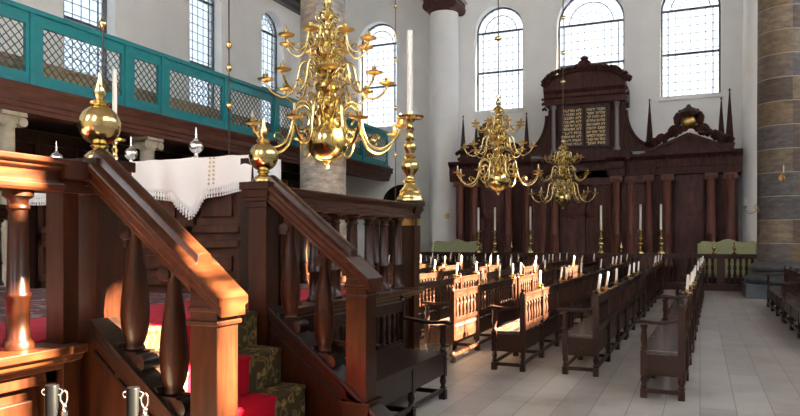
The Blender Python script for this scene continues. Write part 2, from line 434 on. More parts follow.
for i in range(len(posts)-1):
    y0, y1 = posts[i], posts[i+1]; Lp = y1-y0
    key = round(Lp,2)
    m = MB(); m.box(-.07,.08,-.055,.055,.1,ZT-.03); obj('post', m, TEAL, gal, (0,y0,0))
    # framed panel
    a0, a1, z0, z1 = .26, Lp-.12, .36, ZT-.26
    m = MB(); m.box(-.04,.04,.05,a0,.2,ZT-.04); m.box(-.04,.04,a1,Lp-.05,.2,ZT-.04); m.box(-.04,.04,a0,a1,.2,z0); m.box(-.04,.04,a0,a1,z1,ZT-.04)
    pn = obj('panel', m, TEAL, gal, (0,y0,0))
    m = MB(); sp = .175; W = a1-a0; H = z1-z0
    q = -H
    while q < W:
        for sgn in (1,-1):
            # line y = a0+q+s, z=z0+s ; clip
            s0 = max(0,-q); s1 = min(H, W-q)
            if s1-s0 > .02:
                if sgn == 1: m.bar((.0,a0+q+s0,z0+s0),(.0,a0+q+s1,z0+s1),.02,.012)
                else: m.bar((.012,a0+q+s0,z1-s0),(.012,a0+q+s1,z1-s1),.02,.012)
        q += sp
    obj('lattice', m, TEALL, pn)
pw = thing('gallery_pew', 'brown wooden pew back seen through the teal lattice', 'pew', (-12.4,0,4.4))
m = MB(); m.box(-.05,.05,3,25.6,0,.68); m.box(-.09,.09,3,25.6,.68,.76); obj('backrest', m, PALEW, pw)
m = MB(); m.box(-.5,-.05,3,25.6,.38,.44); m.box(-.45,-.38,3,25.6,0,.38); obj('seat', m, WAIN, pw)
# ionic columns carrying it
def ionic(y, label, first=[]):
    if first:
        return copy_tree(first[0], (-12.2,y,0), label=label)
    t = thing('ionic_column', label, 'column', (-12.2,y,0), group='stone columns under the gallery')
    m = MB(); m.lathe([(.19,.4),(.185,2),(.165,3.68)], seg=20); obj('shaft', m, STONEC, t)
    m = MB(); m.box(-.27,.27,-.27,.27,0,.22); m.lathe([(.26,.22),(.27,.28),(.22,.34),(.2,.4)], seg=20); obj('base', m, STONEC, t)
    m = MB(); m.lathe([(.17,3.68),(.2,3.72),(.2,3.78)], seg=16); m.box(-.27,.27,-.27,.27,3.9,3.98)
    m.box(-.2,.2,-.24,.24,3.76,3.9)
    for sy in (-1,1):
        st = len(m.v); m.lathe([(.03,-.24),(.095,-.23),(.095,.23),(.03,.24)], seg=12)
        m.xf(Matrix.Translation((0,sy*.22,3.80)) @ Matrix.Rotation(PI/2,4,'Y'), st)
    obj('capital', m, STONEC, t)
    first.append(t); return t
ionic(9.1, 'grey stone column under the gallery at the left edge behind the platform')
ionic(12.8, 'grey stone column with scrolled capital under the gallery above the white cloth')

# ------------------------------------------------------------------ ark
AX, AY = -3.7, 24.5
ark = thing('ark', 'huge dark carved wooden ark with columns and gilded tablets at the end wall', 'ark', (AX,AY,0))
m = MB()
m.box(-4.85,4.85,.55,1.85,0,3.7)                   # body
m.box(-4.9,4.9,.1,1.85,0,.62)
m.box(-1.25,1.25,.35,1.7,3.7,6.4)
obj('body', m, ARKW, ark, bevel=.01)
m = MB()
ent = [(0,3.72),(0,3.95),(-.04,3.97),(-.04,4.1),(-.03,4.12),(-.03,4.22),(-.12,4.30),(-.2,4.36),(-.2,4.44),(1.5,4.44),(1.5,3.72)]
def entab(x0, x1, yo):
    m.prism([(a+yo, z) for a, z in ent], x0, x1, 'yz')
entab(-4.85, 4.85, .35)
for x0, x1, yo in ((-4.95,-2.5,.08),(2.5,4.95,.08),(-1.35,-.78,.02),(.78,1.35,.02),(-2.32,-1.85,.2),(1.85,2.32,.2)): entab(x0, x1, yo)
m.box(-1.5,1.5,.12,1.5,4.3,4.62)
obj('entablature', m, ARKW, ark)
m = MB()
for i in range(64):
    x = -4.8+i*.152
    yo = .08 if abs(x) > 2.5 else .35
    m.box(x,x+.075,yo-.1,yo,4.23,4.29)
obj('dentils', m, ARKW, ark)
# columns
colp = [(.15,.62),(.20,.64),(.20,.72),(.16,.76),(.145,.82),(.145,1.7),(.155,1.72),(.155,1.76),(.14,1.8),(.125,3.45),(.14,3.47),(.13,3.5)]
def ark_col(x, y=.2, sc=1):
    c = MB(); c.lathe([(r*sc, z) for r, z in colp], seg=20); o = obj('column', c, ARKC, ark, (x,y,0))
    c = MB(); c.lathe([(.13*sc,3.5),(.19*sc,3.6),(.19*sc,3.64)], seg=12); c.box(-.2*sc,.2*sc,-.17*sc,.17*sc,3.64,3.72)
    for sx in (-1,1):
        st = len(c.v); c.lathe([(.02,-.15),(.065,-.14),(.065,.14),(.02,.15)], seg=10)
        c.xf(Matrix.Translation((sx*.15*sc,0,3.59)) @ Matrix.Rotation(PI/2,4,'X'), st)
    obj('capital', c, ARKC, o)
for x in (-4.6,-4.05,-2.75,-1.05,1.05,2.70,4.03,4.6): ark_col(x, .28)
for x in (-2.1,2.1): ark_col(x, .42, .85)
for x in (-1.5,1.5): ark_col(x, .48, .8)
# doors with raised panels
def door(x0, x1, z0, z1, y=.5, hz=.62):
    d = MB(); d.box(x0,x1,y-.02,y+.1,z0,z1)
    for sx0, sx1 in ((x0,x0+.12),(x1-.12,x1)): d.box(sx0,sx1,y-.07,y,z0,z1)
    zm = z0+(z1-z0)*hz
    for za, zb in ((z0,z0+.14),(zm-.08,zm+.1),(z1-.12,z1)): d.box(x0,x1,y-.07,y,za,zb)
    o = obj('door', d, ARKP, ark, bevel=.006)
    p = MB()
    w = x1-x0-.24
    for za, zb in ((z0+.14,zm-.08),(zm+.1,z1-.12)):
        p.box(x0+.12+w*.16,x1-.12-w*.16,y-.06,y-.01,za+.12,zb-.12)
        p.box(x0+.12+w*.26,x1-.12-w*.26,y-.085,y-.05,za+.22,zb-.22)
    obj('raised_panel', p, ARKP, o, bevel=.01)
door(-.88,-.02,.66,3.5); door(.02,.88,.66,3.5)
for s in (-1,1):
    a, b = sorted((s*1.22,s*1.98)); door(a,b,.66,3.5,.52)
    a, b = sorted((s*2.95,s*3.82)); door(a,b,.66,3.5)
for x0,x1 in ((-.95,.95),(-1.95,-1.3),(1.3,1.95),(-3.8,-2.95),(2.95,3.8)):
    m = MB(); m.box(x0,x1,.38,.62,3.5,3.7); obj('lintel', m, ARKP, ark)
    m = MB(); m.box(x0,x1,.3,.58,.55,.68); obj('doorstep', m, ARKP, ark)
# tower
m = MB()
m.box(-.95,.95,.18,.5,4.62,4.74)
obj('tablet_sill', m, ARKW, ark)
for s in (-1,1):
    c = MB(); c.lathe([(.11,4.62),(.11,4.72),(.075,4.76),(.065,6.15),(.1,6.2),(.11,6.3)], seg=14); obj('tower_column', c, mat('grey_marble',(.20,.18,.19),.35) if s==-1 else bpy.data.materials['grey_marble'], ark, (s*1.08,.22,0))
m = MB(); m.prism([(.3,6.3),(.02,6.3),(.02,6.5),(-.04,6.55),(-.04,6.66),(-.14,6.78),(-.14,6.9),(1.6,6.9),(1.6,6.3)], -1.38, 1.38, 'yz')
obj('tower_cornice', m, ARKW, ark)
m = MB()
arc = [(1.3*math.cos(PI*k/24)*1.05, 6.9+.56*math.sin(PI*k/24)) for k in range(25)]
m.prism(arc, .1, 1.4)
m.tube([(x*1.0,.06,z) for x, z in arc], .055)
obj('tower_pediment', m, ARKW, ark)
def leafy(mb, x, y, z, s):
    for q in range(5):
        a = random.uniform(0,PI); r = s*random.uniform(.3,.8)
        mb.lathe([(0.01,-s*.4),(s*.35,-s*.15),(s*.42,s*.05),(s*.22,s*.3),(.01,s*.42)], x+r*math.cos(a), y+random.uniform(-.03,.03), z+r*math.sin(a)*.7, seg=6)
m = MB()
for k in range(0,25):
    x, z = arc[k]; leafy(m, x*1.02, .06, z+.06, .20)
for s in (-1,1):
    for q in range(4): leafy(m, s*1.38, .12, 6.15+q*.18, .12)
m.lathe([(.05,-.1),(.22,-.02),(.26,.1),(.2,.26),(.1,.32),(.16,.36),(.08,.44),(.01,.46)], 0, .15, 7.5, seg=12)
for s in (-1,1): m.tube(cat_rom([(s*.62,.15,7.34),(s*.5,.15,7.5),(s*.3,.15,7.52),(s*.24,.15,7.42),(s*.36,.15,7.4)]), .045)
obj('carved_crest', m, ARKW, ark)
for s in (-1,1):   # side volutes
    out = [(s*1.2,4.62),(s*1.2,6.2),(s*1.32,6.2)]
    for k in range(13):
        a = PI/2*k/12
        out.append((s*(1.32+ .95*(1-math.cos(a))), 6.0-1.3*math.sin(a)))
    out.append((s*2.27,4.62))
    m = MB(); m.prism(out, .45, .75)
    pts = [(s*(1.36+.93*(1-math.cos(PI/2*k/12))), .42, 6.0-1.28*math.sin(PI/2*k/12)) for k in range(13)]
    m.tube(pts, .07)
    m.tube(cat_rom([(s*2.2,.42,4.75),(s*2.4,.42,4.62),(s*2.6,.42,4.7),(s*2.6,.42,4.88),(s*2.45,.42,4.92),(s*2.4,.42,4.8)]), .075)
    obj('scroll_buttress', m, ARKW, ark)
# tablets with the ten words in gilt letters
TAB = mat('tablet_black', (.02,.014,.012), .5)
m = MB(); m.box(-.86,.86,.12,.34,4.74,6.28); obj('tablet_surround', m, ARKW, ark, bevel=.01)
heb = [['אנכי יהוה','אלהיך אשר','לא יהיה לך','אלהים אחרים','לא תשא את','שם יהוה','זכור את יום','השבת לקדשו','כבד את אביך','ואת אמך'],
       ['לא תרצח','לא תנאף','לא תגנב','לא תענה','ברעך עד שקר','לא תחמד','בית רעך','לא תחמד','אשת רעך','ועבדו ואמתו']]
for s, lines in ((1,heb[0]),(-1,heb[1])):
    t = MB()
    pts = [(-.36,4.8),(.36,4.8),(.36,6.0)]+[(.36*math.cos(PI*k/12),6.0+.2*math.sin(PI*k/12)) for k in range(1,12)]+[(-.36,6.0)]
    t.prism([(x+s*.40,z) for x,z in pts], .08, .13)
    to = obj('stone_tablet', t, TAB, ark)
    try:
        V = []; F = []
        for li, ln in enumerate(lines):
            cu = bpy.data.curves.new('gilt_lettering','FONT'); cu.body = ln[::-1]; cu.size = .15; cu.extrude = .004; cu.offset = .003
            tmp = bpy.data.objects.new('tmp', cu); C.objects.link(tmp); bpy.context.view_layer.update()
            me = bpy.data.meshes.new_from_object(tmp.evaluated_get(bpy.context.evaluated_depsgraph_get()))
            bpy.data.objects.remove(tmp)
            xs = [v.co.x for v in me.vertices]
            kx = .62/(max(xs)-min(xs)); cx = (max(xs)+min(xs))/2; b0 = len(V)
            V += [((v.co.x-cx)*kx+s*.40, .072-v.co.z, v.co.y*.85+6.02-li*.13) for v in me.vertices]
            F += [[i+b0 for i in p.vertices] for p in me.polygons]
        me = bpy.data.meshes.new('gilt_lettering'); me.from_pydata(V, [], F); me.materials.append(GOLDL)
        lo = bpy.data.objects.new('gilt_lettering', me); C.objects.link(lo); lo.parent = to
    except Exception as e:
        print('text failed', e)
# wing pediments with crowns
for s in (-1,1):
    cx = s*3.36
    m = MB(); m.prism([(cx-1.15,4.44),(cx+1.15,4.44),(cx+1.15,4.5),(cx,4.98),(cx-1.15,4.5)], -.05, .5)
    m.bar((cx-1.2,-.08,4.5),(cx,-.08,5.0),.16,.08); m.bar((cx+1.2,-.08,4.5),(cx,-.08,5.0),.16,.08)
    p = obj('pediment', m, ARKW, ark)
    m = MB()
    for k in range(11):
        f = k/10
        for sg in (-1,1): leafy(m, cx+sg*(.25+f*.95), .15, 5.14-f*.42, .22)
    for sg in (-1,1):
        m.tube(cat_rom([(cx+sg*.2,.12,5.1),(cx+sg*.45,.12,5.3),(cx+sg*.6,.12,5.15),(cx+sg*.5,.12,5.02),(cx+sg*.4,.12,5.12)]), .05)
        m.tube(cat_rom([(cx+sg*.7,.12,4.85),(cx+sg*.85,.12,5.05),(cx+sg*1.0,.12,4.92),(cx+sg*.92,.12,4.8)]), .045)
        m.lathe([(.01,-.22),(.11,-.1),(.14,.1),(.06,.25),(.01,.28)], cx+sg*.34, .12, 5.48, seg=8)
    m.lathe([(.27,5.62),(.31,5.72),(.22,5.84),(.1,5.9),(.05,5.98),(.01,6.0)], cx, .12, 0, seg=12)
    for q in range(7):
        a = PI*q/6; m.lathe([(.02,0),(.05,.05),(.01,.1)], cx+.28*math.cos(a), .12, 5.74, seg=6)
    obj('carved_foliage', m, ARKW, p)
    m = MB(); m.lathe([(.01,5.18),(.12,5.20),(.22,5.29),(.25,5.40),(.23,5.52),(.14,5.61),(.08,5.63)], cx, .08, 0, seg=16)
    obj('gilt_cartouche', m, BRASSD, p)
def spire(x, y, zt):
    m = MB(); m.box(-.13,.13,-.13,.13,4.44,4.62); m.box(-.16,.16,-.16,.16,4.62,4.66)
    m.lathe([(.13,4.66),(.015,zt-.08),(.035,zt-.05),(.01,zt)], seg=4, smooth=False)
    obj('obelisk', m, ARKW, ark, (x,y,0))
spire(2.12,.5,6.35); spire(-2.12,.5,6.2)
spire(4.35,.9,6.3); spire(4.58,.3,6.45); spire(-4.52,.4,6.25); spire(-4.1,.7,6.05)

# ------------------------------------------------------------------ balustrade before the ark
BY = 22.9
bal = thing('ark_balustrade', 'dark wooden balustrade running across the floor before the ark', 'balustrade', (0,BY,0))
bx0_ = 0
x0, x1 = -9.2, 1.75
m = MB(); m.box(x0,x1,-.11,.11,1.03,1.11); m.box(x0,x1,-.07,.07,.97,1.03); obj('top_rail', m, BALW, bal)
m = MB(); m.box(x0,x1,-.09,.09,0,.2); obj('plinth', m, BALW, bal)
np_ = 10; pxs = [x0+.1+(x1-x0-.2)*i/np_ for i in range(np_+1)]
pm = MB(); pm.box(-.11,.11,-.1,.1,.2,.97)
bm_ = MB(); bm_.lathe([(.035,.2),(.05,.24),(.03,.3),(.055,.45),(.03,.62),(.05,.66),(.05,.7),(.028,.8),(.045,.93),(.045,.97)], seg=10)
firstp = firstb = None
for i, px in enumerate(pxs):
    if firstp is None: firstp = o = obj('post', pm, BALW, bal, (px,0,0))
    else:
        o = firstp.copy(); C.objects.link(o); o.parent = bal; o.location = (px,0,0)
    if i < np_:
        for k in range(1,6):
            bx = px+(pxs[1]-pxs[0])*(k/6*.86+.07)
            if firstb is None: firstb = obj('baluster', bm_, BALW, bal, (bx,0,0))
            else:
                o = firstb.copy(); C.objects.link(o); o.parent = bal; o.location = (bx,0,0)

def settee(x0, x1, label):
    w = x1-x0
    t = thing('settee', label, 'settee', (x0,23.75,0), group='green settees before the ark')
    m = MB()
    top = [(0,1.42),(.12,1.50),(w*.3,1.46),(w*.5,1.57),(w*.7,1.46),(w-.12,1.50),(w,1.42)]
    pts = [(p.x,p.z) for p in cat_rom([(a,0,b) for a,b in top],5)]
    m.prism([(0,.4)]+[(w,.4)]+pts[::-1], .0, .10); obj('backrest', m, GREEN, t, bevel=.02)
    m = MB(); m.box(.05,w-.05,-.5,0,.38,.5); obj('seat', m, GREEN, t, bevel=.03)
    for s in (0,1):
        m = MB(); x = s*w; m.prism([(-.5,.38),(-.5,.78),(-.4,.84),(-.1,1.25),(0,1.42),(.08,1.42),(.08,.38)], x-.05, x+.05, 'yz'); obj('arm', m, GREEN, t, bevel=.015)
    for xx in (.05,w-.05):
        for yy in (-.45,.05):
            m = MB(); m.lathe([(.03,0),(.035,.38)], xx, yy, seg=8); obj('leg', m, DARKW, t)
settee(-8.98,-7.2,'green settee before the ark beside the left white column')
settee(-.02,1.62,'green settee before the ark beside the stone pillar')

# candlesticks on the balustrade
def candlestick_parts(t, h, br, ch, cr, mt=BRASS, seg=18):
    m = MB(); b = br
    m.lathe([(b,0),(b,.025*h),(b*.93,.035*h),(b*.93,.055*h),(b*.80,.065*h),(b*.72,.10*h),(b*.78,.115*h),(b*.62,.135*h),(b*.45,.165*h),(b*.36,.20*h),(b*.50,.225*h),(b*.32,.25*h),(b*.29,.29*h),
             (b*.44,.32*h),(b*.60,.36*h),(b*.63,.40*h),(b*.54,.44*h),(b*.30,.475*h),(b*.44,.50*h),(b*.28,.525*h),(b*.33,.56*h),(b*.46,.60*h),(b*.42,.64*h),(b*.26,.67*h),(b*.36,.70*h),(b*.24,.725*h),(b*.22,.78*h),(b*.32,.81*h),(b*.2,.84*h),(b*.22,.88*h),(b*.34,.91*h),(b*.26,.93*h)], seg=seg)
    obj('stem', m, mt, t)
    m = MB(); m.lathe([(b*.2,.915*h),(b*.9,.93*h),(b*1.0,.955*h),(b*.92,.95*h),(b*.3,.94*h),(b*.26,1.0*h),(b*.2,1.0*h)], seg=seg); obj('drip_pan', m, mt, t)
    m = MB(); m.lathe([(cr*1.0,.97*h),(cr,.97*h+ch*.9),(cr*.9,.97*h+ch),(.003,.97*h+ch)], seg=12); obj('candle', m, CANDLE, t)
    return t
def X_at(u, Y): 
    t = (u-400)/690; return Y*(-.39875+.91706*t)/(.91706+.39875*t)
cs = candlestick_parts(thing('candlestick','', 'candlestick', (0,0,0)), .76, .13, .80, .034)
first = True
order = ['leftmost, before a settee','second from the left','below the middle chandelier','alone right of the small chandelier','left of the right pair','rightmost of the six']
for i, u in enumerate((478.5,495,530.5,601,640.5,661)):
    lb = 'tall brass candlestick with white candle on the ark balustrade, ' + order[i]
    p = (X_at(u,BY), BY, 1.11)
    if first: cs.location = p; cs['label'] = lb; cs['group'] = 'candlesticks on the ark balustrade'; first = False
    else: copy_tree(cs, p, label=lb)
ks = thing('brass_knob', '', 'ornament', (0,0,0))
m = MB(); m.lathe([(.06,0),(.065,.03),(.03,.06),(.025,.10),(.06,.16),(.06,.2),(.03,.25),(.02,.32),(.028,.34),(.008,.38)], seg=12); obj('knob_body', m, BRASS, ks)
first = True
for u, w in ((511.5,'between the second and third candlesticks'),(621,'right of the lone candlestick'),(714,'before the middle of the right settee'),(734.5,'before the right half of the right settee')):
    lb = 'small brass finial on the ark balustrade, ' + w
    p = (X_at(u,BY), BY, 1.11)
    if first: ks.location = p; ks['label'] = lb; ks['group'] = 'small brass finials on the ark balustrade'; first = False
    else: copy_tree(ks, p, label=lb)

# ------------------------------------------------------------------ chandeliers
def chandelier(label, loc, zb):
    """local z = 0 at the ring of lower drip pans"""
    t = thing('chandelier', label, 'chandelier', loc, group='brass chandeliers hanging along the hall')
    m = MB(); r = .268
    prof = [(r*math.sin(PI*k/18)+.001, -.14-r*math.cos(PI*k/18)) for k in range(1,17)]
    m.lathe(prof, seg=36); obj('globe', m, BRASS, t)
    m = MB(); m.lathe([(.01,-.50),(.03,-.48),(.02,-.45),(.055,-.42),(.065,-.40),(.03,-.385),(.06,-.365)], seg=16); obj('drop_finial', m, BRASS, t)
    m = MB()
    m.lathe([(.08,.11),(.09,.15),(.05,.2),(.06,.24),(.10,.27),(.11,.33),(.06,.37),(.05,.42),(.09,.46),(.15,.52),(.16,.58),(.09,.64),(.05,.67),(.07,.71),(.11,.75),(.12,.80),(.06,.84),
             (.05,.88),(.09,.92),(.135,.98),(.14,1.04),(.08,1.09),(.05,1.12),(.07,1.16),(.10,1.2),(.10,1.26),(.05,1.31),(.04,1.36),(.06,1.4),(.105,1.45),(.11,1.49),(.06,1.53),(.035,1.56),(.05,1.60),(.06,1.64),(.03,1.69),(.02,1.72)], seg=20)
    obj('stem', m, BRASS, t)
    m = MB(); m.tube([(.045*math.cos(a),0,1.76+.045*math.sin(a)) for a in [2*PI*k/12 for k in range(13)]], .012); obj('hanging_ring', m, BRASS, t)
    def arm_mesh(R, zp, rr, loops):
        m = MB()
        P = [(.07,.10),(.16,.16),(.24,.28),(.34,.35),(.43,.29),(.47,.12),(.51,-.06),(.60,-.21),(.74,-.27),(.88,-.21),(.97,-.10),(1.0,-.02)]
        P = [(a*R if a > .1 else .07, 0, c*R*loops) for a, c in P]
        m.tube(cat_rom(P,5), lambda s: rr*(1.15-.3*s), seg=8)
        Q = [(.46*R,0,.08*R),(.38*R,0,-.02*R),(.28*R,0,.02*R),(.25*R,0,.13*R),(.31*R,0,.22*R),(.38*R,0,.17*R),(.35*R,0,.10*R)]
        m.tube(cat_rom(Q,4), rr*.75, seg=6)
        Q = [(.18*R,0,.20*R),(.12*R,0,.30*R),(.15*R,0,.39*R),(.22*R,0,.36*R),(.2*R,0,.30*R)]
        m.tube(cat_rom(Q,4), rr*.6, seg=6)
        Q = [(.56*R,0,-.16*R),(.66*R,0,-.08*R),(.72*R,0,-.13*R),(.67*R,0,-.18*R)]
        m.tube(cat_rom(Q,4), rr*.6, seg=6)
        return m
    pan = MB(); pan.lathe([(.012,-.04),(.022,-.03),(.018,-.012),(.06,-.006),(.100,.008),(.106,.020),(.098,.018),(.03,.006),(.022,.02),(.03,.05),(.032,.08),(.02,.085)], seg=14)
    cd = MB(); cd.lathe([(.014,.06),(.014,.155),(.003,.165)], seg=8)
    pk = MB(); pk.lathe([(.012,.07),(.016,.085),(.006,.10),(.003,.14)], seg=8)
    for R, zp, rr, ph, lo in ((.97,0,.019,.12,1),(.77,.61,.016,.55,.95),(.55,1.12,.014,.15,1.0)):
        am = None
        for k in range(8):
            a = ph+2*PI*k/8
            if am is None:
                am = o = obj('arm', arm_mesh(R,0,rr,lo), BRASS, t, (0,0,zp)); o.rotation_euler = (0,0,a)
                obj('drip_pan', pan, BRASSD, o, (R,0,0)); (obj('candle', cd, CANDLE, o, (R,0,0)) if zp == 0 else obj('pricket', pk, BRASS, o, (R,0,0)))
            else:
                o = copy_tree(am, (0,0,zp), a, parent=t)
    sc_ = MB(); sc_.tube(cat_rom([(.05,0,-.05),(.12,0,.02),(.2,0,.10),(.26,0,.06),(.25,0,-.02),(.19,0,-.02),(.19,0,.04)],4), .012, seg=6)
    sf = None
    for zp, bs in ((.36,1),(.96,.85),(1.40,.6)):
        for k in range(8):
            if sf is None: sf = o = obj('scroll_bracket', sc_, BRASS, t, (0,0,zp))
            else:
                o = sf.copy(); C.objects.link(o); o.parent = t; o.location = (0,0,zp); o.rotation_euler = (0,0,2*PI*k/8+.1)
            o.scale = (bs,bs,bs)
    m = MB(); m.bar((0,0,1.80),(0,0,zb),.022,.022); obj('cable', m, CORD, t)
    return t
c1 = chandelier('largest and nearest brass chandelier, before the stone pillar on the left', (-4.36,7.70,2.93), ZC-2.93)
c2 = copy_tree(c1, (-4.24,15.4,3.05), .5, 'middle-sized brass chandelier hanging left of the gilded tablets')
c3 = copy_tree(c1, (-3.93,21.84,2.98), .9, 'smallest and farthest brass chandelier, in front of the ark')
for c, zs in ((c2,(3.1,5.9)),(c3,(3.5,4.4,5.5,6.8))):
    for z in zs:
        m = MB(); m.lathe([(.012,-.08),(.02,-.05),(.075,-.03),(.08,0),(.075,.03),(.02,.05),(.012,.08)], seg=12)
        obj('cable_knob', m, BRASS, c, (0,0,z-.0))
# other hanging cables with brass knobs
def cable(x, y, z0, zs, label):
    t = thing('hanging_cable', label, 'cable', (x,y,z0))
    m = MB(); m.bar((0,0,0),(0,0,ZC-z0),.012,.012); obj('cord', m, CORD, t)
    for z in zs:
        m = MB(); m.lathe([(.008,-.06),(.02,-.04),(.034,-.02),(.036,0),(.034,.02),(.02,.04),(.008,.06)], seg=12); obj('brass_knob', m, BRASS, t, (0,0,z-z0))
    m = MB(); m.lathe([(.01,-.08),(.04,-.06),(.05,0),(.03,.04),(.01,.06)], seg=12); obj('weight', m, BRASS, t)
def at(u, v, d):
    t = (u-400)/690
    return (d*(-.39875+.91706*t), d*(.91706+.39875*t), EYE-(v-240)/690*d)
for u, d, vs, vb, lb in ((103,6.5,(24,-10),150,'thin cable with brass knobs hanging above the golden ball finial'),(229,8.5,(68,106,45),205,'thin cable with brass knobs in front of the teal gallery'),(395.5,14,(6,35,60,108,155),225,'thin cable with brass knobs between chandelier and tall candle')):
    x, y, z = at(u,240,d); cable(x, y, at(u,vb,d)[2], [at(u,v,d)[2] for v in vs], lb)

# ------------------------------------------------------------------ reading platform
PX, PZ, RT = -3.15, .98, 1.95      # front face, floor height, rail top
PW, PS, PN = -7.8, .5, 7.54
plat = thing('platform', 'raised wooden reading platform with balustrades and panelled sides', 'platform', (PX,0,0))
W = PW-PX
m = MB(); m.box(W,-.02,PS,PN,0,PZ-.1); obj('plinth', m, WOOD, plat)
m = MB(); m.box(W+.02,-.10,PS,PN-.06,PZ-.1,PZ-.02); obj('deck', m, DARKW, plat)
# ledge moulding front (two runs) and north, west
led = [(-.16,-.13),(.06,-.13),(.07,-.10),(.13,-.08),(.14,-.05),(.17,-.04),(.17,0),(-.16,0)]
def run(prof, name, mt, y0, y1, z, x=0):
    m = MB(); m.sweep(prof, [(x,y0,z),(x,y1,z)], side=(1,0,0)); return obj(name, m, mt, plat, bevel=.004)
run(led,'ledge',WOODH,PS,2.70,PZ); run(led,'ledge',WOODH,4.70,PN+.1,PZ)
m = MB(); m.sweep(led, [(W,PN,PZ),(-.0,PN,PZ)], side=(0,1,0)); obj('ledge', m, WOODH, plat)
rail = [(-.09,-.17),(.09,-.17),(.10,-.155),(.10,-.13),(.085,-.12),(.085,-.065),(.11,-.05),(.11,-.035),(.135,-.025),(.135,0),(.06,.012),(-.06,.012),(-.135,0),(-.135,-.025),(-.11,-.035),(-.11,-.05),(-.085,-.065),(-.085,-.12),(-.10,-.13),(-.10,-.155)]
run(rail,'rail',WOODH,PS,2.62,RT); run(rail,'rail',WOODH,4.72,PN-.08,RT); run(rail,'rail',WOODH,PS,PN,RT,W)
m = MB(); m.sweep(rail, [(W,PN,RT),(-.08,PN,RT)], side=(0,1,0)); obj('rail', m, WOODH, plat)
# column balusters
cb = [(.065,PZ),(.065,PZ+.025),(.055,PZ+.045),(.047,PZ+.055),(.046,PZ+.25),(.053,PZ+.262),(.053,PZ+.278),(.045,PZ+.29),(.038,RT-.27),(.047,RT-.262),(.047,RT-.25),(.039,RT-.24),(.042,RT-.215),(.062,RT-.20),(.062,RT-.17)]
cb = [(r_*1.18, z_) for r_, z_ in cb]
cbm = MB(); cbm.lathe(cb, seg=20)
fb = None
def baluster(x, y):
    global fb
    if fb is None: fb = obj('baluster', cbm, WOOD, plat, (x,y,0))
    else:
        o = fb.copy(); C.objects.link(o); o.parent = plat; o.location = (x,y,0)
for y in (2.42,2.05,1.68,1.31,.94): baluster(0,y)
for i in range(7): baluster(0, 4.98+i*.365)
for i in range(12): baluster(-.45-i*.34, PN)
for i in range(18): baluster(W, .9+i*.37)
def newel(x, y, w, z0, z1, parent=plat, name='newel_post'):
    m = MB(); h = w/2
    m.box(x-h,x+h,y-h,y+h,z0,z1-.12)
    m.box(x-h-.012,x+h+.012,y-h-.012,y+h+.012,z1-.17,z1-.15)
    m.box(x-h-.02,x+h+.02,y-h-.02,y+h+.02,z1-.12,z1-.09)
    m.box(x-h-.035,x+h+.035,y-h-.035,y+h+.035,z1-.09,z1-.03); m.box(x-h-.05,x+h+.05,y-h-.05,y+h+.05,z1-.03,z1+.03)
    m.box(x-h-.03,x+h+.03,y-h-.03,y+h+.03,0,.14) if z0 == 0 else None
    return obj(name, m, WOOD, parent, bevel=.005)
newel(0,2.92,.19,0,RT+.0); newel(0,4.55,.17,0,RT+.0)
for y in (2.68,4.74):
    m = MB(); m.box(-.06,.07,y-.05,y+.05,0,RT-.14); m.box(-.07,.1,y-.065,y+.065,RT-.17,RT-.1); m.box(-.12,.13,y-.09,y+.09,RT-.10,RT+.0); obj('pilaster', m, WOOD, plat, bevel=.004)
newel(0,PN,.18,0,RT+.01); newel(W,PN,.18,0,RT+.01)
m = MB(); m.box(.095,.115,PN-.05,PN+.05,RT-.25,RT-.17); m.box(-.05,.1,PN-.115,PN-.095,RT-.25,RT-.17); obj('brass_plate', m, BRASSD, plat)
# panelled front below the ledge
def front_panels(y0, y1, n):
    for i in range(n):
        a = y0+(y1-y0)*i/n; b = y0+(y1-y0)*(i+1)/n
        m = MB(); m.box(-.02,.03,a,a+.07,.1,PZ-.13); m.box(-.02,.03,b-.07,b,.1,PZ-.13); m.box(-.02,.03,a,b,.1,.18); m.box(-.02,.03,a,b,PZ-.20,PZ-.13)
        m.box(-.02,.018,a+.13,b-.13,.24,PZ-.27)
        obj('side_panel', m, WOOD, plat, bevel=.006)
front_panels(PS,2.62,3); front_panels(4.8,PN-.1,3)
m = MB(); m.box(-.02,.06,PS,2.62,0,.1); m.box(-.02,.06,4.8,PN-.1,0,.1); obj('skirting', m, DARKW, plat)

# rug on the deck
RUG = carpet_mat('rug_weave', (.10,.035,.04), (.30,.24,.18), (.05,.07,.11), 7, .95, 5.35, (.42,.008,.045), 'Y')
def rug_mat():
    return RUG
m = MB(); m.box(-3.9,.0,0,6.85,0,.02)
rg = obj('platform_rug', m, carpet_mat('rug_border_weave', (.13,.06,.07), (.42,.37,.34), (.07,.08,.11), 5), None, (-3.28,.6,PZ-.02))
tag(rg, 'patterned border rug covering the platform deck around the crimson carpet', 'rug')
m = MB(); m.box(-.95,-.02,0,5.8,0,.012)
rg = obj('crimson_carpet', m, noisy('crimson_pile', [(.3,(.33,.004,.024)),(.7,(.50,.008,.045))], (3,3,3), 3, .95), None, (-3.22,.75,PZ+.0))
tag(rg, 'crimson carpet lying on the platform at the head of the stairs', 'carpet')

# stairs
stair = thing('stairs', 'carpeted platform stairs between two sloping banisters', 'stairs', (PX,2.95,0))
NS = 4; RUN = .215; RISE = .265
m = MB(); prof = [(-.05,0)]
prof.append((-.05,PZ-.03)); prof.append((.0,PZ-.03))
for i in range(1,NS):
    z = PZ-RISE*i-.02; prof.append((RUN*(i-1)+.0,z)); prof.append((RUN*i,z))
prof.append((RUN*(NS-1),0))
m.prism(prof, .0, 1.52); obj('steps', m, DARKW, stair)
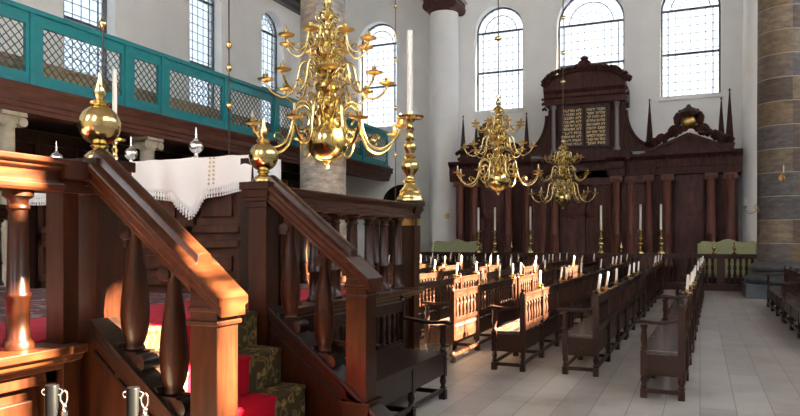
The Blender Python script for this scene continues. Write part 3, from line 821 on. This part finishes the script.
# carpet follows the steps
m = MB(); pts = [(-.12,PZ+.004)]
for i in range(0,NS):
    z = PZ-RISE*i+(.004 if i == 0 else 0)
    x = RUN*i
    pts += [(x+.012,z),(x+.024,z-.02),(x+.012,z-.045)]
    if i < NS-1: pts += [(x+.006,z-RISE+.0)]
    else: pts += [(x+.006,.0)]
inner = [(a-.018,b-.016) for a,b in pts]
m.prism(pts+inner[::-1], .02, 1.50)
obj('stair_carpet', m, carpet_mat('stair_floral', (.045,.036,.017), (.26,.17,.07), (.17,.022,.02), 8, .46, 1.10, (.26,.003,.014), 'Y'), stair)

SL = .80
def string_z(x): return .92-SL*(x+2.78)     # world x
def rail_z(x): return 1.60-SL*(x+2.78)
def banister(y, label, mt, nx=-2.28, bx=(-2.81,-2.54), low=.03):
    string_z = lambda x: .92-low-SL*(x+2.78)
    t = thing('banister', label, 'banister', (0,y,0))
    xa, xb = -3.04, -2.12
    # closed string
    m = MB(); m.prism([(xa,0),(xa,string_z(xa)-.06),(-1.98,string_z(-1.98)-.06),(-1.98,0)], -.055, .055)
    obj('string_panel', m, WOOD, t)
    m = MB(); m.sweep([(-.085,-.10),(.085,-.10),(.085,-.05),(.10,-.04),(.10,0),(-.10,0),(-.10,-.04),(-.085,-.05)], [(xa,0,string_z(xa)),(-1.96,0,string_z(-1.96))])
    m.sweep([(-.07,-.20),(.07,-.20),(.07,-.17),(-.07,-.17)], [(xa,0,string_z(xa)),(-1.97,0,string_z(-1.97))])
    obj('string_moulding', m, DARKW, t, bevel=.004)
    hr = [(-.085,0),(.085,0),(.085,.035),(.10,.05),(.10,.10),(.125,.115),(.125,.15),(.06,.16),(.055,.18),(.05,.205),(.02,.215),(-.02,.215),(-.05,.205),(-.055,.18),(-.06,.16),(-.125,.15),(-.125,.115),(-.10,.10),(-.10,.05),(-.085,.035)]
    xe = nx-.06
    m = MB(); m.sweep(hr, [(xa-.02,0,rail_z(xa-.02)),(xe,0,rail_z(xe))]); 
    base = [(a,z) for a,z in hr if z <= .15]
    m.sweep([(-.10,.0),(.10,.0),(.10,.05),(.125,.06),(.125,.10),(-.125,.10),(-.125,.06),(-.10,.05)], [(xe,0,rail_z(xe)+.05),(nx+.12,0,rail_z(nx+.12)+.04)])
    obj('handrail', m, WOODH, t, bevel=.004)
    m = MB(); z1 = rail_z(nx)+.04
    m.box(nx-.085,nx+.085,-.085,.085,0,z1)
    m.prism([(nx-.085,z1),(nx+.085,z1),(nx+.085,z1),(nx-.085,z1+.085)], -.085,.085)
    m.box(nx-.10,nx+.10,-.10,.10,z1-.14,z1-.115); m.box(nx-.095,nx+.095,-.095,.095,z1-.07,z1-.045)
    m.box(nx-.11,nx+.11,-.11,.11,0,.36); m.box(nx-.125,nx+.125,-.125,.125,.33,.36)
    obj('newel_post', m, WOOD, t, bevel=.006)
    bz = MB(); H = .60
    bz.lathe([(.05,0),(.055,.012),(.045,.03),(.06,.07),(.073,.13),(.077,.19),(.074,.26),(.066,.34),(.055,.42),(.044,.49),(.035,.55),(.032,.60),(.04,.62),(.05,.65),(.05,.72)], seg=20)
    ft = MB()
    ft.box(-.075,.075,-.07,.07,-.14,.0)
    for sy in (0,):
        st = len(ft.v); ft.lathe([(.02,-.075),(.045,-.07),(.045,.07),(.02,.075)], seg=14); ft.xf(Matrix.Translation((.085,0,-.055)) @ Matrix.Rotation(PI/2,4,'X'), st)
        st = len(ft.v); ft.lathe([(.02,-.075),(.03,-.07),(.03,.07),(.02,.075)], seg=14); ft.xf(Matrix.Translation((-.075,0,.01)) @ Matrix.Rotation(PI/2,4,'X'), st)
    hd = MB(); st = len(hd.v); hd.lathe([(.015,-.06),(.04,-.055),(.04,.055),(.015,.06)], seg=12); hd.xf(Matrix.Translation((-.03,0,.62)) @ Matrix.Rotation(PI/2,4,'X'), st)
    for x in bx:
        o = obj('baluster', bz, WOOD, t, (x,0,string_z(x)+.02)); o.scale = (1,1,1+low)
        obj('scroll_foot', ft, DARKW, o); obj('scroll_head', hd, DARKW, o)
banister(2.86, 'sloping wooden banister nearest the camera with sunlit lower post', WOOD)
banister(4.55, 'sloping wooden banister on the far side of the stairs, ending beside the black bench', WOOD, -2.29, (-2.90,-2.60), .11)

# golden ball finials
def finial(loc, label, s=1):
    t = thing('ball_finial', label, 'finial', loc, group='golden ball finials on the platform posts')
    m = MB(); m.lathe([(.085,0),(.088,.012),(.082,.03),(.058,.052),(.036,.064),(.04,.078),(.052,.084),(.045,.094),(.033,.10)], seg=28); obj('foot', m, BRASS, t)
    m = MB(); r = .115; m.lathe([(max(.012,r*math.sin(PI*k/20)), .205-r*math.cos(PI*k/20)) for k in range(2,19)], seg=36); obj('globe', m, BRASS, t)
    m = MB(); m.lathe([(.033,.31),(.05,.322),(.056,.335),(.034,.348),(.022,.355),(.03,.375),(.034,.395),(.024,.425),(.014,.46),(.010,.50),(.004,.515)], seg=24); obj('spire', m, BRASS, t)
    return t
f1 = finial((PX,2.935,RT+.03), 'golden ball finial on the post at the near banister head')
f2 = copy_tree(f1, (PX,4.55,RT+.03), label='golden ball finial on the post at the far banister head')
# tall candlesticks on the corner posts
t = thing('tall_candlestick','tall brass candlestick with long white candle on the platform corner post beside the benches','candlestick',(PX,PN,RT+.04), group='tall candlesticks on the platform corners')
candlestick_parts(t, 1.05, .165, 1.0, .034, seg=28)
copy_tree(t, (PW,PN,RT+.04), label='tall brass candlestick with white candle seen right behind the nearest golden ball finial')

# reading desk with cloth
DX0, DX1, DY0, DY1, DZ = -7.0, -3.98, 5.55, 5.98, 2.34
desk = thing('reading_desk', 'tall panelled wooden reading desk under the white fringed cloth', 'desk', (DX0,DY0,PZ))
w = DX1-DX0; dd = DY1-DY0; h = DZ-PZ
m = MB(); m.box(.05,w-.05,.05,dd-.05,0,h-.04); obj('cabinet', m, DESKW, desk)
m = MB(); m.box(0,w,0,dd,h-.04,h); obj('desk_top', m, DESKW, desk)
for i in range(4):
    a = .08+i*(w-.16)/4; b = a+(w-.16)/4
    m = MB()
    for z0, z1 in ((.08,.55),(.62,h-.1)):
        m.box(a,a+.09,.0,.05,z0,z1); m.box(b-.09,b,.0,.05,z0,z1); m.box(a,b,.0,.05,z0,z0+.08); m.box(a,b,0,.05,z1-.08,z1)
        m.box(a+.17,b-.17,.02,.05,z0+.16,z1-.16)
    obj('panel', m, DESKW, desk, bevel=.008)
for x in (-.02,w-.1):
    m = MB(); m.box(x,x+.12,-.04,.04,0,h-.02); obj('corner_stile', m, DARKW, desk)
# cloth: top plus draped front with a scalloped hem
m = MB(); n = 90; rows = 8
drop = lambda f: .30+.05*math.sin(f*PI*3+1)+ .20*max(0,1-abs(f-.755)/.07)
def cv(f, s):
    x = DX0-.03+(w+.06)*f
    if s < .5: # top
        return (x, DY1+.02-(dd+.04)*(s/.5), DZ+.014+.008*math.sin(f*40)*math.sin(s*9))
    q = (s-.5)/.5
    return (x, DY0-.03-.022*math.sin(f*46+1.3*math.sin(f*9))*q-.01*q, DZ+.012-drop(f)*q)
ss = [0,.25,.49]+[.5+.5*k/rows for k in range(rows+1)]
vs = [cv(i/n, s) for s in ss for i in range(n+1)]
fs = [(j*(n+1)+i, j*(n+1)+i+1, (j+1)*(n+1)+i+1, (j+1)*(n+1)+i) for j in range(len(ss)-1) for i in range(n)]
m.add(vs, fs, True)
# right end drape
xe = DX1+.035
vs = []
for j in range(7):
    for i in range(21):
        q = j/6; f = i/20
        vs.append((xe+.02*math.sin(f*17)*q+.02*q, DY0-.03+(dd+.05)*f, DZ+.012-(.34+.03*math.sin(f*9))*q))
m.add(vs, [(j*21+i, j*21+i+1, (j+1)*21+i+1, (j+1)*21+i) for j in range(6) for i in range(20)], True)
xe = DX0-.035
vs = []
for j in range(7):
    for i in range(21):
        q = j/6; f = i/20
        vs.append((xe-.02*math.sin(f*17)*q-.02*q, DY0-.03+(dd+.05)*f, DZ+.012-(.5+.03*math.sin(f*9))*q))
m.add(vs, [(j*21+i, j*21+i+1, (j+1)*21+i+1, (j+1)*21+i) for j in range(6) for i in range(20)], True)
cl = obj('altar_cloth', m, CLOTH); tag(cl, 'white fringed cloth draped over the reading desk', 'cloth')
sm = cl.modifiers.new('thick','SOLIDIFY'); sm.thickness = .006
m = MB()
for i in range(0,int(n*1.25)):
    f = (i+.5)/(n*1.25); p = cv(f,1)
    m.lathe([(.004,.01),(.012,-.01),(.014,-.04),(.006,-.055),(.013,-.075),(.004,-.085)], p[0], p[1], p[2], seg=6)
o = obj('fringe', m, CLOTH, cl)
m = MB()
for f in (.84,.855):
    for k in range(7):
        p = cv(f,.52+.065*k); m.lathe([(.003,-.012),(.014,0),(.003,.012)], p[0], p[1]-.01, p[2], seg=6)
obj('embroidery', m, mat('gold_thread',(.62,.52,.30),.6), cl)
# silver finials
def sfinial(loc, label, s=1, g='silver finials on the platform'):
    t = thing('silver_finial', label, 'finial', loc, group=g); t.scale = (s,s,s)
    m = MB(); m.lathe([(.05,0),(.055,.01),(.04,.025),(.018,.04),(.022,.055),(.015,.065)], seg=18); obj('foot', m, SILVER, t)
    m = MB(); m.lathe([(max(.015,.072*math.sin(PI*k/14)), .13-.068*math.cos(PI*k/14)) for k in range(2,13)], seg=18); obj('bulb', m, SILVER, t)
    m = MB(); m.lathe([(.018,.19),(.026,.2),(.014,.212),(.012,.24),(.017,.25),(.008,.27),(.006,.31),(.003,.33)], seg=12); obj('spike', m, SILVER, t)
    return t
s1 = sfinial((-4.76,5.68,DZ+.02), 'silver finial standing on the white cloth near its right end')
copy_tree(s1, (-5.82,5.86,DZ+.02), label='silver finial just right of the candle behind the nearest golden ball')
copy_tree(s1, (-6.93,5.82,DZ+.02), label='leftmost silver finial, above the sunlit platform rail')
copy_tree(s1, at(282,184,8.9)[:2]+(RT+.012,), label='silver finial on the far platform rail right of the second golden ball')
# low pale bench on platform
t = thing('low_stool','low pale wooden stool on the far side of the platform','stool',(-7.15,4.35,PZ+.002), rz=0)
m = MB(); m.box(-.16,.16,-.3,.3,.14,.17); obj('seat', m, PALEW, t)
for sx in (-1,1):
    for sy in (-1,1):
        m = MB(); m.box(sx*.13-.02,sx*.13+.02,sy*.26-.02,sy*.26+.02,0,.14); obj('leg', m, PALEW, t)

# ------------------------------------------------------------------ benches
def make_bench(name, label, bays=3, bl=1.04, group=None, mt=BENCH, top=.91, arms=(1,1), depth=.37):
    t = thing(name, label, 'bench', (0,0,0), group=group)
    Lb = bays*bl; D = depth
    m = MB(); m.box(.0,D,.0,Lb,.425,.46); obj('seat', m, SEATW if mt is BENCH else mt, t, bevel=.004)
    m = MB(); m.box(.02,D-.02,-.012,.012,.22,.425); m.box(.02,D-.02,Lb-.012,Lb+.012,.22,.425); m.box(D-.03,D-.006,0,Lb,.22,.52); m.box(.01,.03,0,Lb,.24,.425); obj('seat_box', m, mt, t, bevel=.003)
    fl = MB(); fl.box(-.032,.032,-.032,.032,0,.09); fl.lathe([(.02,.09),(.034,.11),(.02,.13),(.034,.17),(.026,.21),(.03,.22)], seg=10); fl.box(-.03,.03,-.03,.03,.22,.46)
    fa = MB(); fa.lathe([(.02,.46),(.034,.48),(.02,.5),(.033,.56),(.024,.66),(.034,.69),(.034,.71)], seg=10)
    rl = MB(); rl.box(-.03,.03,-.032,.032,0,.09); rl.lathe([(.02,.09),(.034,.11),(.02,.13),(.034,.17),(.026,.21),(.03,.22)], seg=10); rl.box(-.03,.03,-.032,.032,.22,top-.02)
    rl.lathe([(.034,top-.02),(.034,top),(.02,top+.015),(.028,top+.035),(.01,top+.055)], seg=10)
    fo = ro = None
    for i in range(bays+1):
        y = i*bl
        if fo is None: fo = obj('leg', fl, mt, t, (.03,y,0)); ro = obj('back_post', rl, mt, t, (D,y,0))
        else:
            for src, x in ((fo,.03),(ro,D)):
                o = src.copy(); C.objects.link(o); o.parent = t; o.location = (x,y,0)
    for e, on in ((0,arms[0]),(bays,arms[1])):
        if not on: continue
        y = e*bl
        m = MB()
        m.sweep([(-.035,-.02),(.035,-.02),(.038,.008),(-.038,.008)], [p for p in cat_rom([(-.05,0,.735),(.02,0,.745),(.14,0,.735),(.26,0,.745),(D-.02,0,.77)],4)])
        o = obj('armrest', m, mt, t, (0,y,0)); obj('arm_post', fa, mt, o, (.03,0,0))
    m = MB(); m.box(-.012+.03,.012+.03,0,Lb,.07,.11); m.box(D-.014,D+.014,0,Lb,.07,.11)
    for i in range(bays+1): m.box(.03,D,i*bl-.014,i*bl+.014,.05,.09)
    obj('stretcher', m, mt, t)
    m = MB(); m.box(D-.018,D+.018,0,Lb,top-.11,top-.03); m.box(D-.026,D+.026,0,Lb,top-.035,top-.012); obj('top_rail', m, mt, t, bevel=.003)
    sp = MB(); z0 = .52; z1 = top-.10; H = z1-z0
    m = MB(); m.box(D-.016,D+.018,0,Lb,.50,.55); obj('lower_rail', m, mt, t)
    sp.lathe([(.016,.0),(.021,.03*H/.4),(.014,.06*H/.4),(.024,.14*H/.4),(.024,.18*H/.4),(.015,.26*H/.4),(.014,.30*H/.4),(.022,.35*H/.4),(.013,.37*H/.4),(.014,H)], seg=8)
    so = None
    for i in range(bays):
        for k in range(1,7):
            y = i*bl+bl*k/7
            if so is None: so = obj('spindle', sp, mt, t, (D,y,z0))
            else:
                o = so.copy(); C.objects.link(o); o.parent = t; o.location = (D,y,z0)
    return t
def candle_unit():
    t = thing('bench_candle', '', 'candle', (0,0,0))
    m = MB(); m.lathe([(.018,0),(.02,.012),(.012,.02),(.03,.028),(.06,.036),(.062,.042),(.03,.036),(.018,.045),(.02,.075),(.014,.078)], seg=12); obj('brass_pan', m, BRASSD, t)
    m = MB(); m.lathe([(.0155,.05),(.0155,.235),(.004,.245)], seg=8); obj('wax_candle', m, CANDLE, t)
    return t
BL = 3.12
bench0 = make_bench('spindle_bench', 'x')
bench0['group'] = 'spindle backed benches in rows'
cand0 = candle_unit()
used = [False, False]
rows = [ # x of front, start y, rot, n, row words
 (-.53, 7.10, -.018, 4, 'row beside the open aisle'),
 (-1.44, 7.98, -.006, 4, 'second row from the aisle'),
 (-2.26, 7.93, 0, 4, 'third row from the aisle'),
 (-3.20, 8.16, 0, 4, 'fourth row from the aisle'),
 (-4.15, 9.2, 0, 4, 'fifth row from the aisle'),
 (-5.10, 9.6, 0, 3, 'sixth row from the aisle'),
 (-6.05, 10.2, 0, 3, 'seventh row from the aisle'),
 (-7.00, 11.0, 0, 3, 'eighth row from the aisle'),
 (-7.95, 12.0, 0, 3, 'ninth row from the aisle'),
]
ORD = ['first','second','third','fourth','fifth','sixth','seventh','eighth','ninth','tenth','eleventh','twelfth','thirteenth','fourteenth','fifteenth','sixteenth']
ordw = ['nearest', 'second', 'third', 'fourth']
for ri, (x, y, rz, n, words) in enumerate(rows):
    cnt = 0
    for i in range(n):
        yy = y+i*(BL+.22); xx = x-math.sin(rz)*(yy-y)
        if yy+BL > 22.4: continue
        lb = 'wooden spindle-backed bench, %s one in the %s' % (ordw[i], words)
        if not used[0]: b = bench0; b.location = (xx,yy,0); b.rotation_euler = (0,0,rz); b['label'] = lb; used[0] = True
        else: b = copy_tree(bench0, (xx,yy,0), rz, lb)
        for k in range(4 if i % 2 == 0 else 3):
            if random.random() < (.35 if ri < 3 else .25): continue
            ly = .04+k*1.04 + random.uniform(-.28,.28)
            ly = min(max(ly, .08), BL-.08)
            off = .14 if k == 0 else .0
            ly = max(.14, min(ly, BL-.14))
            ly += .16 if abs(ly-1.04) < .08 or abs(ly-2.08) < .08 else 0
            p = Matrix.Rotation(rz,4,'Z') @ Vector((.37,ly,0))
            loc = (xx+p.x, yy+p.y, .898)
            cnt += 1
            cl_ = 'white candle in brass pan, %s along the bench %s' % (ORD[cnt-1], words)
            if not used[1]: c = cand0; c.location = loc; c['label'] = cl_; c['group'] = 'candles on the bench backs'; used[1] = True
            else: c = copy_tree(cand0, loc, 0, cl_)
            c.rotation_euler = (random.uniform(-.05,.05), random.uniform(.02,.14), 0)
for i, y in enumerate((11.3, 14.7, 17.0)):
    if i == 2: continue
    copy_tree(bench0, (1.40,y,0), 0, ['dark bench at the right edge, nearer of the two across the aisle','dark wooden bench on the far side of the aisle beside the stone pillar'][i])
# the black bench in front of the platform: faces the aisle, so it is turned round
bb = make_bench('platform_bench', 'low black wooden bench with turned arm posts against the platform side', bays=2, bl=.80, mt=DARKW, top=.94, depth=.46, arms=(1,1))
bb.location = (-2.24,6.26,0); bb.rotation_euler = (0,0,PI)

# ------------------------------------------------------------------ stanchions
def stanchion(loc, rz, label):
    t = thing('rope_stanchion', label, 'stanchion', loc, rz, group='black rope stanchions before the platform')
    m = MB(); m.lathe([(.16,0),(.16,.015),(.05,.03),(.03,.04)], seg=28); obj('base', m, IRON, t)
    m = MB(); m.lathe([(.029,.03),(.029,.895),(.026,.90),(.003,.90)], seg=24); obj('post', m, IRON, t)
    m = MB(); m.tube([(.032+.014*math.cos(a),0,.87+.014*math.sin(a)) for a in [2*PI*k/12 for k in range(13)]], .0035); obj('eyelet', m, CHROME, t); m = MB(); m.tube([(-.032+.012*math.cos(a),0,.87+.012*math.sin(a)) for a in [2*PI*k/12 for k in range(13)]], .003)
    o = obj('eyelet', m, CHROME, t)
    m = MB(); m.tube(cat_rom([(.050,0,.875),(.040,0,.86),(.040,0,.83),(.056,0,.815),(.068,0,.835),(.066,0,.862),(.055,0,.878)],5), .0045, seg=8)
    m.lathe([(.008,.79),(.011,.795),(.011,.81),(.006,.815)], .055, 0, seg=10)
    m.lathe([(.014,.70),(.015,.71),(.015,.785),(.008,.79)], .055, 0, seg=14)
    obj('snap_hook', m, CHROME, t)
    return t
a = at(52,240,3.0); b = at(133,240,2.95)
s_ = stanchion((a[0],a[1],0), .4, 'leftmost black rope stanchion with chrome hook, before the sunlit platform panel')
copy_tree(s_, (b[0],b[1],0), .3, 'black rope stanchion with chrome hook, before the near stair string')

# wall sconces
def sconce(loc, rz, label, s=1):
    t = thing('wall_sconce', label, 'sconce', loc, rz, group='brass candle sconces'); t.scale = (s,s,s)
    m = MB(); st = 0; m.lathe([(.02,-.01),(.07,0),(.08,.01),(.02,.03)], seg=14); m.xf(Matrix.Rotation(PI/2,4,'X')); obj('back_plate', m, BRASSD, t)
    m = MB(); m.tube(cat_rom([(0,-.02,0),(0,-.12,-.08),(0,-.22,-.1),(0,-.3,-.02),(0,-.31,.04)]), .012)
    m.tube(cat_rom([(0,-.05,-.02),(0,-.1,.06),(0,-.05,.12),(0,0-.02,.08)]), .009); obj('arm', m, BRASSD, t)
    m = MB(); m.lathe([(.015,0),(.06,.02),(.065,.03),(.02,.02),(.02,.06)], 0, -.31, .04, seg=12); obj('drip_pan', m, BRASSD, t)
    m = MB(); m.lathe([(.013,0),(.013,.18),(.003,.19)], 0, -.31, .08, seg=8); obj('candle', m, CANDLE, t)
    return t
sc0 = sconce((2.08-.64,20.75,2.35), -PI/2+.25, 'brass sconce on the left flank of the stone pillar', 1.1)
copy_tree(sc0, (-9.0,25.24,2.45), .5, 'dark brass sconce on the white column left of the ark')
copy_tree(sc0, (2.08-.12,20.42,3.15), 0, 'brass sconce with white candle on the face of the stone pillar')

# ------------------------------------------------------------------ light
wd = bpy.data.worlds.new('sky'); bpy.context.scene.world = wd; wd.use_nodes = True
nt = wd.node_tree; bg = nt.nodes['Background']
bg.inputs[0].default_value = (.90,.95,1.0,1); bg.inputs[1].default_value = 5
sun = bpy.data.lights.new('sun','SUN'); sun.energy = 72; sun.angle = .009; sun.color = (1,.83,.53)
so = bpy.data.objects.new('sun', sun); C.objects.link(so)
so.rotation_euler = Vector((-1,-.2,-.7)).to_track_quat('-Z','Y').to_euler()

# ------------------------------------------------------------------ camera
cam = bpy.data.cameras.new('camera'); co = bpy.data.objects.new('camera', cam); C.objects.link(co)
co.location = (0,0,EYE); co.rotation_euler = (PI/2,0,math.atan2(300,690))
cam.sensor_width = 36; cam.lens = 36*690/800; cam.shift_y = 32/800; cam.clip_end = 200
bpy.context.scene.camera = co
sc = bpy.context.scene
sc.view_settings.view_transform = 'Standard'; sc.view_settings.look = 'None'; sc.view_settings.gamma = 1; sc.view_settings.use_curve_mapping = False
sc.view_settings.exposure = 2.2
sc.cycles.use_denoising = True
sc.cycles.max_bounces = 8; sc.cycles.diffuse_bounces = 5; sc.cycles.transparent_max_bounces = 12
